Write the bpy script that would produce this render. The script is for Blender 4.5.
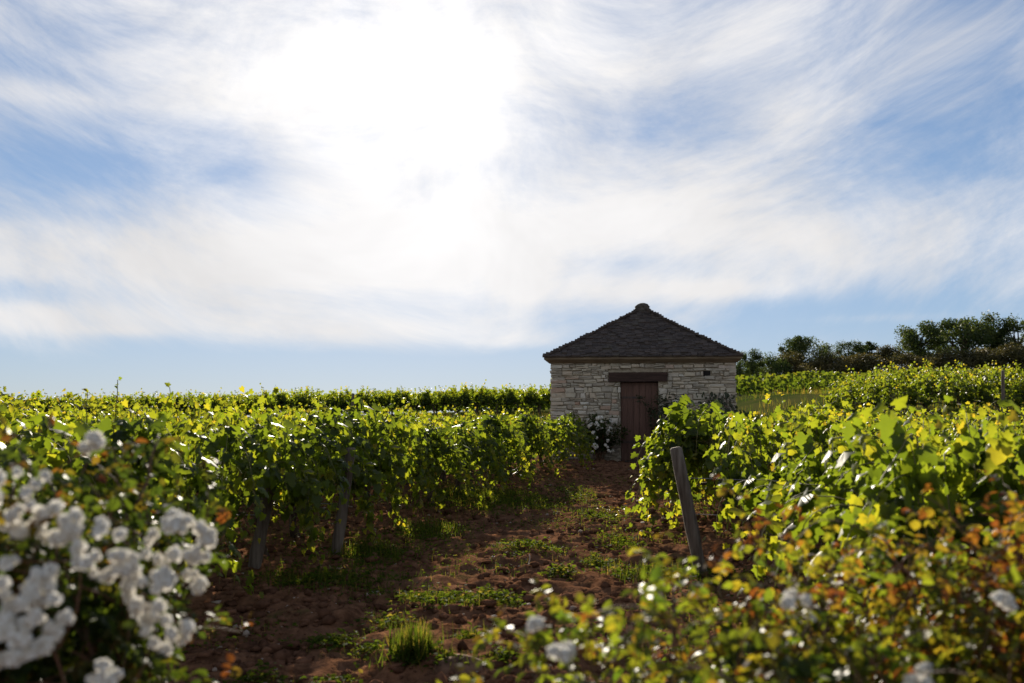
import bpy, math, random
import numpy as np

# ------------------------------------------------------------------ scene, camera, sky, sun
scene = bpy.context.scene
for o in list(bpy.data.objects):
    bpy.data.objects.remove(o, do_unlink=True)
COL = scene.collection
PI = math.pi
R = math.radians

LENS, PITCH, CAM_Z = 35.0, R(3.48), 1.40
cam_data = bpy.data.cameras.new('camera')
cam = bpy.data.objects.new('camera', cam_data)
COL.objects.link(cam)
cam.location = (0, 0, CAM_Z)
cam.rotation_euler = (PI / 2 + PITCH, 0, 0)
cam_data.lens = LENS
cam_data.sensor_width = 36
cam_data.clip_start = 0.05
cam_data.clip_end = 6000
cam_data.dof.use_dof = True
cam_data.dof.focus_distance = 14.0
cam_data.dof.aperture_fstop = 2.7
scene.camera = cam

SUN_AZ, SUN_EL = R(-6.2), R(17.6)
EXPOSURE = 0.75
SKY_STRENGTH = 0.08
SUN_STRENGTH = 5.0

scene.view_settings.view_transform = 'Standard'
scene.view_settings.look = 'None'
scene.view_settings.exposure = EXPOSURE
scene.view_settings.gamma = 1
scene.view_settings.use_curve_mapping = False
cy = scene.cycles
cy.use_denoising = True
cy.max_bounces = 8
cy.diffuse_bounces = 3
cy.glossy_bounces = 2
cy.transmission_bounces = 5
cy.transparent_max_bounces = 6
cy.sample_clamp_indirect = 6.0
cy.caustics_reflective = False
cy.caustics_refractive = False

F_PX = 1024 * LENS / 36


def ray_of(px, py):
    a, b = (px - 512) / F_PX, (py - 341.5) / F_PX
    return np.array([a, math.cos(PITCH) + b * math.sin(PITCH), math.sin(PITCH) - b * math.cos(PITCH)])


def at(px, py, Y):
    d = ray_of(px, py)
    return d / d[1] * Y + np.array([0, 0, CAM_Z])


def azel(px, py):
    d = ray_of(px, py)
    d = d / np.linalg.norm(d)
    return math.atan2(d[0], d[1]), math.asin(d[2])


class G:
    """a tiny expression builder for shader math"""
    tree = None

    def __init__(self, s):
        self.s = s

    @staticmethod
    def m(op, *a, clamp=False):
        n = G.tree.nodes.new('ShaderNodeMath')
        n.operation = op
        n.use_clamp = clamp
        for i, v in enumerate(a):
            if isinstance(v, G):
                G.tree.links.new(v.s, n.inputs[i])
            else:
                n.inputs[i].default_value = v
        return G(n.outputs[0])

    def __add__(s, o): return G.m('ADD', s, o)
    __radd__ = __add__
    def __sub__(s, o): return G.m('SUBTRACT', s, o)
    def __rsub__(s, o): return G.m('SUBTRACT', o, s)
    def __mul__(s, o): return G.m('MULTIPLY', s, o)
    __rmul__ = __mul__
    def __truediv__(s, o): return G.m('DIVIDE', s, o)


def link(tree, a, b):
    tree.links.new(a.s if isinstance(a, G) else a, b)


def smooth(x, lo, hi):
    n = G.tree.nodes.new('ShaderNodeMapRange')
    n.interpolation_type = 'SMOOTHSTEP'
    link(G.tree, x, n.inputs['Value'])
    n.inputs['From Min'].default_value = lo
    n.inputs['From Max'].default_value = hi
    return G(n.outputs['Result'])


def combine(x, y, z):
    n = G.tree.nodes.new('ShaderNodeCombineXYZ')
    for i, v in enumerate((x, y, z)):
        if isinstance(v, G):
            link(G.tree, v, n.inputs[i])
        else:
            n.inputs[i].default_value = v
    return n.outputs[0]


def noise(vec, scale, detail=4, rough=0.55, dist=0.0):
    n = G.tree.nodes.new('ShaderNodeTexNoise')
    if vec is not None:
        G.tree.links.new(vec, n.inputs['Vector'])
    n.inputs['Scale'].default_value = scale
    n.inputs['Detail'].default_value = detail
    n.inputs['Roughness'].default_value = rough
    n.inputs['Distortion'].default_value = dist
    return G(n.outputs['Fac'])


def mixrgb(fac, a, b, blend='MIX'):
    n = G.tree.nodes.new('ShaderNodeMix')
    n.data_type = 'RGBA'
    n.blend_type = blend
    if isinstance(fac, G):
        link(G.tree, fac, n.inputs[0])
    else:
        n.inputs[0].default_value = fac
    for i, v in ((6, a), (7, b)):
        if isinstance(v, (tuple, list)):
            n.inputs[i].default_value = (*v, 1) if len(v) == 3 else v
        else:
            link(G.tree, v, n.inputs[i])
    return n.outputs[2]


def build_world():
    w = bpy.data.worlds.new('World')
    scene.world = w
    w.use_nodes = True
    t = w.node_tree
    t.nodes.clear()
    G.tree = t
    out = t.nodes.new('ShaderNodeOutputWorld')
    bg = t.nodes.new('ShaderNodeBackground')
    sky = t.nodes.new('ShaderNodeTexSky')
    sky.sky_type = 'NISHITA'
    sky.sun_disc = False
    sky.sun_elevation = SUN_EL
    sky.sun_rotation = SUN_AZ % (2 * PI)
    sky.altitude = 1200
    sky.air_density = 1.0
    sky.dust_density = 0.2
    sky.ozone_density = 2.5
    tc = t.nodes.new('ShaderNodeTexCoord')
    sep = t.nodes.new('ShaderNodeSeparateXYZ')
    t.links.new(tc.outputs['Generated'], sep.inputs[0])
    x, y, z = (G(sep.outputs[i]) for i in range(3))
    az = G.m('ARCTAN2', x, y)
    el = G.m('ARCSINE', z)
    # cirrus sheet: fibres follow shallow arcs that fan upwards to both sides
    q = el - G.m('POWER', az + 0.06, 2.0) * 0.55
    wv = combine(az * 3.0, q * 4.0, 0.0)
    w1 = noise(wv, 1.0, 1, 0.4) - 0.5
    w2 = noise(combine(az * 3.0 + 31.7, q * 4.0 - 12.2, 4.0), 1.0, 1, 0.4) - 0.5
    uu, vv = az * 3.0 + w1 * 1.0, q * 4.0 + w2 * 0.7
    big = noise(combine(uu, vv * 1.5, 1.3), 1.15, 8, 0.60)
    streak = noise(combine(uu * 1.0, vv * 2.8, 7.7), 1.5, 8, 0.62, 0.3)
    mott = noise(combine(uu * 2.2 + vv * 1.1, vv * 3.2, 5.5), 2.4, 8, 0.70)
    fine = noise(combine(uu * 2.0 - vv * 1.5, vv * 9.0, 3.1), 2.6, 7, 0.70)
    curl = noise(combine(az * 6.0 + w1 * 2.5, el * 9.0 + w2 * 3.0, 2.2), 1.4, 9, 0.62)
    field = big * 0.40 + streak * 0.20 + mott * 0.20 + fine * 0.10 + curl * 0.23

    def blob(px, py, wx, wy, amp):
        a0, e0 = azel(px, py)
        k = G.m('POWER', (az - a0) * (F_PX / wx), 2.0) + G.m('POWER', (el - e0) * (F_PX / wy), 2.0)
        return G.m('EXPONENT', k * -1.0) * amp

    blobs = [
        # open blue
        (60, 165, 110, 36, -0.16), (245, 172, 45, 22, -0.15), (40, 92, 70, 30, -0.05), (20, 292, 60, 12, -0.13), (190, 130, 60, 14, -0.06), (60, 215, 80, 10, -0.05),
        (890, 140, 110, 50, -0.07), (690, 85, 90, 40, -0.03), (900, 60, 160, 50, 0.06), (410, 175, 60, 18, -0.03),
        (880, 318, 240, 26, -0.16), (60, 380, 330, 34, -0.25), (420, 382, 210, 24, -0.20), (700, 372, 420, 26, -0.14),
        (640, 262, 120, 12, -0.06), (1010, 20, 60, 50, -0.04),
        # veils
        (400, 130, 210, 140, 0.13), (30, 92, 110, 14, 0.12), (150, 262, 330, 46, 0.16), (600, 235, 260, 52, 0.17), (60, 318, 220, 14, 0.10),
        (800, 118, 60, 36, 0.12), (400, 330, 120, 16, 0.13), (120, 331, 50, 6, 0.10), (520, 342, 50, 10, 0.10), (650, 292, 120, 13, 0.15), (740, 290, 60, 9, 0.07), (860, 250, 170, 34, 0.12),
        (600, 40, 300, 60, 0.05), (880, 318, 70, 5, 0.10), (250, 60, 150, 70, 0.12),
    ]
    for b in blobs:
        field = field + blob(*b)
    cover = smooth(field - smooth(el, 0.55, 1.1) * 0.12, 0.40, 0.80)
    # angle to the sun: thin cloud scatters forward
    sd = (math.sin(SUN_AZ) * math.cos(SUN_EL), math.cos(SUN_AZ) * math.cos(SUN_EL), math.sin(SUN_EL))
    cosang = G.m('MINIMUM', x * sd[0] + y * sd[1] + z * sd[2], 1.0)
    ang = G.m('ARCCOSINE', cosang)
    g1 = G.m('EXPONENT', ang * ang * (-1.0 / R(8.5) ** 2))
    g2 = G.m('EXPONENT', ang * (-1.0 / R(16.0)))
    shade = smooth(noise(combine(uu * 1.2, vv * 1.2, 9.0), 0.9, 5, 0.6), 0.25, 0.75)
    rear_fill = smooth(y * -1.0, 0.0, 0.7)  # added fill: unseen clouds behind the camera made brighter to light the facade
    lum = (g1 * 0.14 + g2 * 0.07 + 0.50 + rear_fill * 0.30) * (shade * 0.26 + 0.84)
    hz = smooth(el, -0.02, 0.16)
    up = t.nodes.new('ShaderNodeVectorMath')
    up.operation = 'SCALE'
    up.inputs[0].default_value = (1.0, 0.985, 0.985)
    link(t, lum, up.inputs['Scale'])
    skys = t.nodes.new('ShaderNodeVectorMath')
    skys.operation = 'SCALE'
    t.links.new(sky.outputs[0], skys.inputs[0])
    skys.inputs['Scale'].default_value = SKY_STRENGTH
    # the haze-free blue above the cloud gaps: the brightest part of the clear sky is held back
    tint = t.nodes.new('ShaderNodeVectorMath'); tint.operation = 'MULTIPLY'
    t.links.new(skys.outputs[0], tint.inputs[0]); tint.inputs[1].default_value = (0.85, 1.0, 1.2)
    skys = tint
    damp = t.nodes.new('ShaderNodeVectorMath'); damp.operation = 'MULTIPLY_ADD'
    t.links.new(skys.outputs[0], damp.inputs[0])
    damp.inputs[1].default_value = (1.9, 1.6, 1.15)
    damp.inputs[2].default_value = (1, 1, 1)
    dv = t.nodes.new('ShaderNodeVectorMath'); dv.operation = 'DIVIDE'
    t.links.new(skys.outputs[0], dv.inputs[0]); t.links.new(damp.outputs[0], dv.inputs[1])
    # veil of thin cloud over the whole bright side
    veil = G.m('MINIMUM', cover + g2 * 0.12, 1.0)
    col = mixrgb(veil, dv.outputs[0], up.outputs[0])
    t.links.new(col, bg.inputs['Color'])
    bg.inputs['Strength'].default_value = 1.0
    t.links.new(bg.outputs[0], out.inputs['Surface'])
    w.cycles.sampling_method = 'MANUAL'
    w.cycles.sample_map_resolution = 512


build_world()

sun_d = bpy.data.lights.new('sun', 'SUN')
sun = bpy.data.objects.new('sun', sun_d)
COL.objects.link(sun)
sun.rotation_euler = (PI / 2 - SUN_EL, 0, PI - SUN_AZ)
sun.location = (-20, 100, 60)
sun_d.energy = SUN_STRENGTH
sun_d.angle = R(0.6)
sun_d.color = (1.0, 0.90, 0.74)

# ------------------------------------------------------------------ helpers


def ss(a, b, x):
    t = np.clip((x - a) / (b - a), 0, 1)
    return t * t * (3 - 2 * t)


def _hash(ix, iy, seed):
    h = (ix.astype(np.int64) * 374761393 + iy.astype(np.int64) * 668265263 + seed * 974634777) & 0x7fffffff
    h = ((h ^ (h >> 13)) * 1274126177) & 0x7fffffff
    return ((h ^ (h >> 16)) & 0xffff) / 65535.0


def vnoise(x, y, seed=0):
    x = np.asarray(x, float); y = np.asarray(y, float)
    ix, iy = np.floor(x), np.floor(y)
    fx, fy = x - ix, y - iy
    fx = fx * fx * (3 - 2 * fx); fy = fy * fy * (3 - 2 * fy)
    a, b = _hash(ix, iy, seed), _hash(ix + 1, iy, seed)
    c, d = _hash(ix, iy + 1, seed), _hash(ix + 1, iy + 1, seed)
    return (a * (1 - fx) + b * fx) * (1 - fy) + (c * (1 - fx) + d * fx) * fy


def fbm(x, y, seed=0, octs=4, gain=0.5):
    s, a, tot = 0, 1, 0
    for i in range(octs):
        s = s + a * vnoise(x * 2 ** i, y * 2 ** i, seed + i * 17)
        tot += a
        a *= gain
    return s / tot


def terrain(x, y):
    """smooth lie of the land: level by the hut, a slope behind it that climbs to the right"""
    x = np.asarray(x, float); y = np.asarray(y, float)
    z = 0.004 * np.clip(y, 0, 24)
    g = ss(25, 48, y)
    z = z + g * (0.72 + 0.020 * np.clip(x, -60, 30))
    z = z + ss(5.5, 12, x) * ss(23.5, 29, y) * (1 - ss(36, 62, y)) * 1.0
    beyond = np.clip(y - 58, 0, 110)
    z = z + beyond * 0.050 * ss(-6, 30, x) * (0.75 + 0.25 * ss(10, 80, x)) - beyond * 0.03 * ss(6, -30, x)
    z = z - np.clip(y - 170, 0, 800) * 0.03
    return z


def th(x, y):
    return float(terrain(x, y))


def new_mesh(name, V, F, attr=None, smoothf=True):
    me = bpy.data.meshes.new(name)
    V = np.asarray(V, np.float32)
    if isinstance(F, np.ndarray):
        k = F.shape[1]
        me.vertices.add(len(V)); me.vertices.foreach_set('co', V.ravel())
        me.loops.add(F.size); me.loops.foreach_set('vertex_index', F.astype(np.int32).ravel())
        me.polygons.add(len(F))
        me.polygons.foreach_set('loop_start', np.arange(0, F.size, k, dtype=np.int32))
        me.polygons.foreach_set('loop_total', np.full(len(F), k, np.int32))
        me.update(calc_edges=True)
    else:
        me.from_pydata([tuple(map(float, v)) for v in V], [], F)
    if attr is not None:
        a = me.attributes.new('tint', 'FLOAT', 'POINT')
        a.data.foreach_set('value', np.asarray(attr, np.float32))
    if smoothf:
        me.polygons.foreach_set('use_smooth', np.ones(len(me.polygons), bool))
    me.update()
    return me


def obj(name, me, mat=None, parent=None, loc=None):
    o = bpy.data.objects.new(name, me)
    COL.objects.link(o)
    if mat is not None and not me.materials:
        me.materials.append(mat)
    if parent is not None:
        o.parent = parent
    if loc is not None:
        o.location = tuple(map(float, loc))
    return o


def tag(o, label=None, cat=None, group=None, kind=None):
    for k, v in (('label', label), ('category', cat), ('group', group), ('kind', kind)):
        if v:
            o[k] = v
    return o


def thing(name, label, cat, loc=(0, 0, 0), rz=0.0, group=None):
    o = bpy.data.objects.new(name, None)
    COL.objects.link(o)
    o.empty_display_size = 0.1
    o.location = tuple(map(float, loc))
    o.rotation_euler = (0, 0, rz)
    return tag(o, label, cat, group)


class MB:
    """collects shapes for one mesh"""

    def __init__(self):
        self.V, self.F, self.n = [], [], 0

    def add(self, V, F):
        V = np.asarray(V, float)
        self.V.append(V)
        self.F += [tuple(int(i) + self.n for i in f) for f in F]
        self.n += len(V)

    BOXF = [(0, 3, 2, 1), (4, 5, 6, 7), (0, 1, 5, 4), (1, 2, 6, 5), (2, 3, 7, 6), (3, 0, 4, 7)]

    def box(self, lo, hi, M=None, jit=0.0, rng=None):
        x0, y0, z0 = lo; x1, y1, z1 = hi
        V = np.array([(x0, y0, z0), (x1, y0, z0), (x1, y1, z0), (x0, y1, z0), (x0, y0, z1), (x1, y0, z1), (x1, y1, z1), (x0, y1, z1)], float)
        if jit:
            V += rng.uniform(-jit, jit, V.shape)
        if M is not None:
            V = V @ M[:3, :3].T + M[:3, 3]
        self.add(V, MB.BOXF)

    def chamfer_box(self, c, half, ch, M=None, jit=0.0, rng=None):
        """box whose front (-y) face is bevelled inwards: a dressed stone"""
        (cx, cyy, cz), (hx, hy, hz) = c, half
        f = [(-1, -1), (1, -1), (1, 1), (-1, 1)]
        V = [(cx + a * hx, cyy + hy, cz + b * hz) for a, b in f]
        V += [(cx + a * hx, cyy - hy + ch, cz + b * hz) for a, b in f]
        V += [(cx + a * (hx - ch), cyy - hy, cz + b * (hz - ch)) for a, b in f]
        V = np.array(V, float)
        if jit:
            V += rng.uniform(-jit, jit, V.shape)
        if M is not None:
            V = V @ M[:3, :3].T + M[:3, 3]
        F = [(0, 1, 2, 3), (8, 11, 10, 9)]
        for i in range(4):
            j = (i + 1) % 4
            F += [(i, 4 + i, 4 + j, j), (4 + i, 8 + i, 8 + j, 4 + j)]
        self.add(V, F)

    def tube(self, pts, rad, seg=6, rng=None, jit=0.0, cap=True):
        pts = np.asarray(pts, float)
        n = len(pts)
        rad = np.broadcast_to(np.asarray(rad, float), (n,))
        T = np.gradient(pts, axis=0)
        T /= np.linalg.norm(T, axis=1)[:, None] + 1e-9
        ref = np.array([0.31, 0.93, 0.2])
        V = []
        for i in range(n):
            a = np.cross(T[i], ref); a /= np.linalg.norm(a) + 1e-9
            b = np.cross(T[i], a)
            for k in range(seg):
                q = 2 * PI * k / seg
                r = rad[i] * (1 + (rng.uniform(-jit, jit) if jit else 0))
                V.append(pts[i] + r * (math.cos(q) * a + math.sin(q) * b))
        F = []
        for i in range(n - 1):
            for k in range(seg):
                k2 = (k + 1) % seg
                F.append((i * seg + k, i * seg + k2, (i + 1) * seg + k2, (i + 1) * seg + k))
        if cap:
            F.append(tuple(range(seg))[::-1])
            F.append(tuple((n - 1) * seg + k for k in range(seg)))
        self.add(V, F)

    def mesh(self, name, smoothf=False):
        return new_mesh(name, np.concatenate(self.V), self.F, smoothf=smoothf)


def rotz(a):
    M = np.eye(4)
    M[0, 0] = M[1, 1] = math.cos(a)
    M[0, 1], M[1, 0] = -math.sin(a), math.sin(a)
    return M


def nrm(v):
    return v / (np.linalg.norm(v, axis=-1, keepdims=True) + 1e-9)


# leaf outlines: x across, y towards the tip, z the cupping
def _grape():
    right = [(.20, -.20), (.46, -.10), (.37, .10), (.60, .33), (.34, .43), (.27, .72)]
    P = [(0, 0), (0, .42), (0, 1.0)] + right + [(-a, b) for a, b in right]
    V = np.array([(a, b, -.35 * abs(a) ** 1.3 - .28 * max(b, 0) ** 2 + .10 * math.sin(7 * a + 3 * b)) for a, b in P])
    T = []
    for base, flip in ((3, False), (9, True)):
        r = [base + i for i in range(6)]
        for tri in [(0, r[0], r[1]), (0, r[1], r[2]), (0, r[2], 1), (1, r[2], r[3]), (1, r[3], r[4]), (1, r[4], r[5]), (1, r[5], 2)]:
            T.append(tri[::-1] if flip else tri)
    return V, np.array(T)


def _rose():
    P = [(0, 0), (0, .5), (0, 1)] + [(.24, .16), (.35, .45), (.22, .78)] + [(-.24, .16), (-.35, .45), (-.22, .78)]
    V = np.array([(a, b, .45 * abs(a) - .22 * b * b) for a, b in P])
    T = []
    for base, flip in ((3, False), (6, True)):
        r = [base, base + 1, base + 2]
        for tri in [(0, r[0], 1), (1, r[0], r[1]), (1, r[1], r[2]), (1, r[2], 2)]:
            T.append(tri[::-1] if flip else tri)
    return V, np.array(T)


def _quad():
    V = np.array([(0, 0, 0), (.45, .5, -.1), (0, 1, -.15), (-.45, .5, -.1)])
    return V, np.array([(0, 1, 2), (0, 2, 3)])


GRAPE, ROSE, QUAD = _grape(), _rose(), _quad()


def scatter(template, P, tip, nor, size, tint, rng, zvar=(0.2, 1.6)):
    """many leaves as one vertex / triangle array"""
    TV, TF = template
    P = np.asarray(P, float); n = len(P)
    tip = nrm(np.asarray(tip, float))
    nor = np.asarray(nor, float)
    side = nrm(np.cross(tip, nor))
    nor = np.cross(side, tip)
    size = np.broadcast_to(np.asarray(size, float), (n,))
    zs = rng.uniform(*zvar, n)
    ws = rng.uniform(.85, 1.12, n)
    V = (P[:, None, :]
         + side[:, None, :] * (TV[None, :, 0, None] * (size * ws)[:, None, None])
         + tip[:, None, :] * (TV[None, :, 1, None] * size[:, None, None])
         + nor[:, None, :] * (TV[None, :, 2, None] * (size * zs)[:, None, None]))
    F = TF[None] + (np.arange(n) * len(TV))[:, None, None]
    A = np.repeat(np.broadcast_to(tint, (n,)), len(TV))
    return V.reshape(-1, 3), F.reshape(-1, 3), A


def leaves_mesh(name, parts):
    V, F, A, k = [], [], [], 0
    for v, f, a in parts:
        V.append(v); F.append(f + k); A.append(a); k += len(v)
    return new_mesh(name, np.concatenate(V), np.concatenate(F), np.concatenate(A))


# ------------------------------------------------------------------ materials
def mat_base(name):
    m = bpy.data.materials.new(name)
    m.use_nodes = True
    t = m.node_tree
    t.nodes.clear()
    G.tree = t
    out = t.nodes.new('ShaderNodeOutputMaterial')
    return m, t, out


def principled(t, col=None, rough=0.8, spec=0.3):
    p = t.nodes.new('ShaderNodeBsdfPrincipled')
    if col is not None:
        if isinstance(col, (tuple, list)):
            p.inputs['Base Color'].default_value = (*col, 1)
        else:
            link(t, col, p.inputs['Base Color'])
    p.inputs['Roughness'].default_value = rough
    p.inputs['Specular IOR Level'].default_value = spec
    return p


def ramp(fac, stops):
    n = G.tree.nodes.new('ShaderNodeValToRGB')
    link(G.tree, fac, n.inputs[0])
    e = n.color_ramp.elements
    while len(e) < len(stops):
        e.new(0.5)
    for el_, (p, c) in zip(e, stops):
        el_.position = p
        el_.color = (*c, 1)
    return n.outputs[0]


def rand_island():
    n = G.tree.nodes.new('ShaderNodeNewGeometry')
    return G(n.outputs['Random Per Island'])


def position():
    n = G.tree.nodes.new('ShaderNodeNewGeometry')
    return n.outputs['Position']


def obj_coord():
    n = G.tree.nodes.new('ShaderNodeTexCoord')
    return n.outputs['Object']


def bump(height, strength, dist, p):
    b = G.tree.nodes.new('ShaderNodeBump')
    b.inputs['Strength'].default_value = strength
    b.inputs['Distance'].default_value = dist
    link(G.tree, height, b.inputs['Height'])
    G.tree.links.new(b.outputs[0], p.inputs['Normal'])


def leaf_mat(name, stops, trans=0.5, tgain=(2.1, 2.0, 1.2), rough=0.38, spec=0.5):
    m, t, out = mat_base(name)
    a = t.nodes.new('ShaderNodeAttribute')
    a.attribute_name = 'tint'
    rnd = rand_island()
    f = G.m('ADD', G(a.outputs['Fac']), (rnd - 0.5) * 0.34, clamp=True)
    col = ramp(f, stops)
    mott = noise(obj_coord(), 42, 2, 0.5)
    col = mixrgb(G.m('MULTIPLY', mott, 0.35), col, (0.022, 0.034, 0.008), 'MIX')
    p = principled(t, col, rough, spec)
    tr = t.nodes.new('ShaderNodeBsdfTranslucent')
    tc = t.nodes.new('ShaderNodeVectorMath')
    tc.operation = 'MULTIPLY'
    t.links.new(col, tc.inputs[0])
    tc.inputs[1].default_value = tgain
    t.links.new(tc.outputs[0], tr.inputs['Color'])
    mx = t.nodes.new('ShaderNodeMixShader')
    mx.inputs[0].default_value = trans
    t.links.new(p.outputs[0], mx.inputs[1])
    t.links.new(tr.outputs[0], mx.inputs[2])
    t.links.new(mx.outputs[0], out.inputs['Surface'])
    return m


def simple_mat(name, c1, c2, scale=8, rough=0.85, spec=0.2, bumpy=0.0, island=0.0, stretch=(1, 1, 1), detail=5):
    m, t, out = mat_base(name)
    mp = t.nodes.new('ShaderNodeMapping')
    mp.inputs['Scale'].default_value = stretch
    t.links.new(obj_coord(), mp.inputs['Vector'])
    n = noise(mp.outputs[0], scale, detail, 0.62)
    f = smooth(n, 0.3, 0.7)
    if island:
        f = G.m('ADD', f * (1 - island), rand_island() * island, clamp=True)
    col = mixrgb(f, c1, c2)
    p = principled(t, col, rough, spec)
    if bumpy:
        bump(n, bumpy, 0.02, p)
    t.links.new(p.outputs[0], out.inputs['Surface'])
    return m


def soil_material():
    m, t, out = mat_base('red_soil')
    pos = position()
    sp = t.nodes.new('ShaderNodeSeparateXYZ')
    t.links.new(pos, sp.inputs[0])
    Y = G(sp.outputs[1])
    n1 = noise(pos, 0.9, 5, 0.6)
    n2 = noise(pos, 9.0, 6, 0.65)
    n3 = noise(pos, 55.0, 3, 0.6)
    soil = mixrgb(smooth(n2, 0.3, 0.7), (0.054, 0.024, 0.012), (0.225, 0.108, 0.056))
    soil = mixrgb(smooth(n1, 0.40, 0.75) * 0.55, soil, (0.165, 0.085, 0.050))
    soil = mixrgb(smooth(n3, 0.68, 0.76) * 0.35, soil, (0.26, 0.16, 0.10))
    g = noise(pos, 1.7, 6, 0.7)
    soil = mixrgb(smooth(g, 0.56, 0.70) * 0.6, soil, (0.075, 0.085, 0.022))
    far = mixrgb(smooth(noise(pos, 0.35, 6, 0.65), 0.35, 0.65), (0.045, 0.064, 0.016), (0.085, 0.082, 0.026))
    col = mixrgb(smooth(Y + (n1 - 0.5) * 4.0, 22.5, 27.0), soil, far)
    p = principled(t, col, 1.0, 0.0)
    bump(n2 * 0.6 + n3 * 0.4, 0.7, 0.03, p)
    t.links.new(p.outputs[0], out.inputs['Surface'])
    return m


M = {}
M['soil'] = soil_material()
M['clod'] = simple_mat('soil_clod', (0.045, 0.021, 0.012), (0.20, 0.098, 0.056), 14, 1.0, 0.0, 0.4, 0.5)
M['stone_chip'] = simple_mat('pale_stone', (0.20, 0.13, 0.085), (0.40, 0.32, 0.25), 20, 0.85, 0.25, 0.3, 0.5)
GREEN = [(0.0, (0.022, 0.037, 0.007)), (0.45, (0.050, 0.075, 0.011)), (0.8, (0.100, 0.114, 0.016)), (1.0, (0.15, 0.125, 0.022))]
M['vine_leaf'] = leaf_mat('vine_leaf', GREEN, 0.60, (5.3, 4.5, 1.3), 0.46, 0.30)
M['far_leaf'] = leaf_mat('vine_leaf_in_mass', GREEN, 0.48, (3.3, 3.1, 1.2), 0.5, 0.25)
M['rose_leaf'] = leaf_mat('rose_leaf', [(0.0, (0.014, 0.026, 0.007)), (0.5, (0.036, 0.055, 0.010)), (0.75, (0.08, 0.065, 0.013)), (1.0, (0.085, 0.025, 0.012))], 0.45, (4.0, 3.6, 1.4), 0.5, 0.2)
M['autumn_leaf'] = leaf_mat('autumn_rose_leaf', [(0.0, (0.028, 0.048, 0.009)), (0.4, (0.075, 0.090, 0.014)), (0.66, (0.115, 0.090, 0.015)), (0.84, (0.090, 0.032, 0.012)), (1.0, (0.065, 0.016, 0.010))], 0.55, (4.6, 4.3, 1.5), 0.45, 0.25)
M['tree_leaf'] = leaf_mat('tree_leaf', [(0.0, (0.028, 0.044, 0.013)), (0.5, (0.058, 0.080, 0.020)), (1.0, (0.115, 0.125, 0.030))], 0.40, (1.6, 1.6, 1.0), 0.6, 0.2)
M['scrub_leaf'] = leaf_mat('scrub_leaf', [(0.0, (0.045, 0.046, 0.016)), (0.5, (0.095, 0.080, 0.028)), (1.0, (0.17, 0.125, 0.05))], 0.30, (1.6, 1.5, 1.0), 0.6, 0.2)
M['dark_ivy'] = leaf_mat('dark_climber_leaf', [(0.0, (0.030, 0.036, 0.015)), (0.5, (0.038, 0.048, 0.018)), (1.0, (0.07, 0.06, 0.03))], 0.3, (1.6, 1.6, 1.0), 0.5, 0.3)
M['grass'] = leaf_mat('grass_blade', [(0.0, (0.026, 0.048, 0.007)), (0.5, (0.052, 0.078, 0.011)), (1.0, (0.17, 0.125, 0.045))], 0.48, (3.6, 3.1, 1.3), 0.75, 0.03)
M['bark'] = simple_mat('vine_bark', (0.035, 0.022, 0.014), (0.12, 0.085, 0.058), 22, 0.95, 0.1, 0.8, 0, (1, 1, 0.25))
M['cane'] = simple_mat('green_cane', (0.10, 0.085, 0.025), (0.17, 0.15, 0.045), 12, 0.7, 0.3)
M['rose_cane'] = simple_mat('rose_cane', (0.07, 0.055, 0.022), (0.15, 0.06, 0.03), 12, 0.7, 0.3)
M['post'] = simple_mat('weathered_post', (0.075, 0.056, 0.040), (0.19, 0.155, 0.12), 9, 0.9, 0.15, 0.7, 0, (3, 3, 0.25))
M['wire'] = simple_mat('dull_wire', (0.16, 0.15, 0.14), (0.26, 0.25, 0.24), 30, 0.5, 0.5)


def petal_material():
    m, t, out = mat_base('white_petal')
    rnd = rand_island()
    col = ramp(rnd, [(0.0, (0.50, 0.42, 0.30)), (0.35, (0.74, 0.69, 0.58)), (1.0, (0.82, 0.80, 0.73))])
    p = principled(t, col, 0.6, 0.3)
    tr = t.nodes.new('ShaderNodeBsdfTranslucent')
    tr.inputs['Color'].default_value = (0.86, 0.84, 0.78, 1)
    mx = t.nodes.new('ShaderNodeMixShader')
    mx.inputs[0].default_value = 0.30
    t.links.new(p.outputs[0], mx.inputs[1]); t.links.new(tr.outputs[0], mx.inputs[2])
    t.links.new(mx.outputs[0], out.inputs['Surface'])
    return m


M['petal'] = petal_material()


def stone_material():
    m, t, out = mat_base('rubble_stone')
    rnd = rand_island()
    oc = obj_coord()
    n = noise(oc, 7, 6, 0.65)
    n2 = noise(oc, 46, 4, 0.6)
    col = ramp(rnd, [(0.0, (0.27, 0.22, 0.16)), (0.25, (0.37, 0.325, 0.25)), (0.55, (0.47, 0.41, 0.30)), (0.8, (0.45, 0.365, 0.26)), (0.93, (0.54, 0.50, 0.41)), (1.0, (0.38, 0.25, 0.17))])
    col = mixrgb(smooth(n, 0.45, 0.75) * 0.45, col, (0.17, 0.15, 0.125))
    col = mixrgb(smooth(n2, 0.56, 0.72) * 0.35, col, (0.56, 0.55, 0.50))
    sep = t.nodes.new('ShaderNodeSeparateXYZ')
    t.links.new(oc, sep.inputs[0])
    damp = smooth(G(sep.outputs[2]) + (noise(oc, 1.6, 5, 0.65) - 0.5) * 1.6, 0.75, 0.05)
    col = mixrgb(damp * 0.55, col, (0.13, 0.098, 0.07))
    col = mixrgb(smooth(noise(oc, 1.1, 5, 0.7), 0.52, 0.72) * 0.45, col, (0.16, 0.14, 0.115))
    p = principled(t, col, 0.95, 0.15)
    bump(n * 0.5 + n2 * 0.5, 0.6, 0.015, p)
    t.links.new(p.outputs[0], out.inputs['Surface'])
    return m


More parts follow.
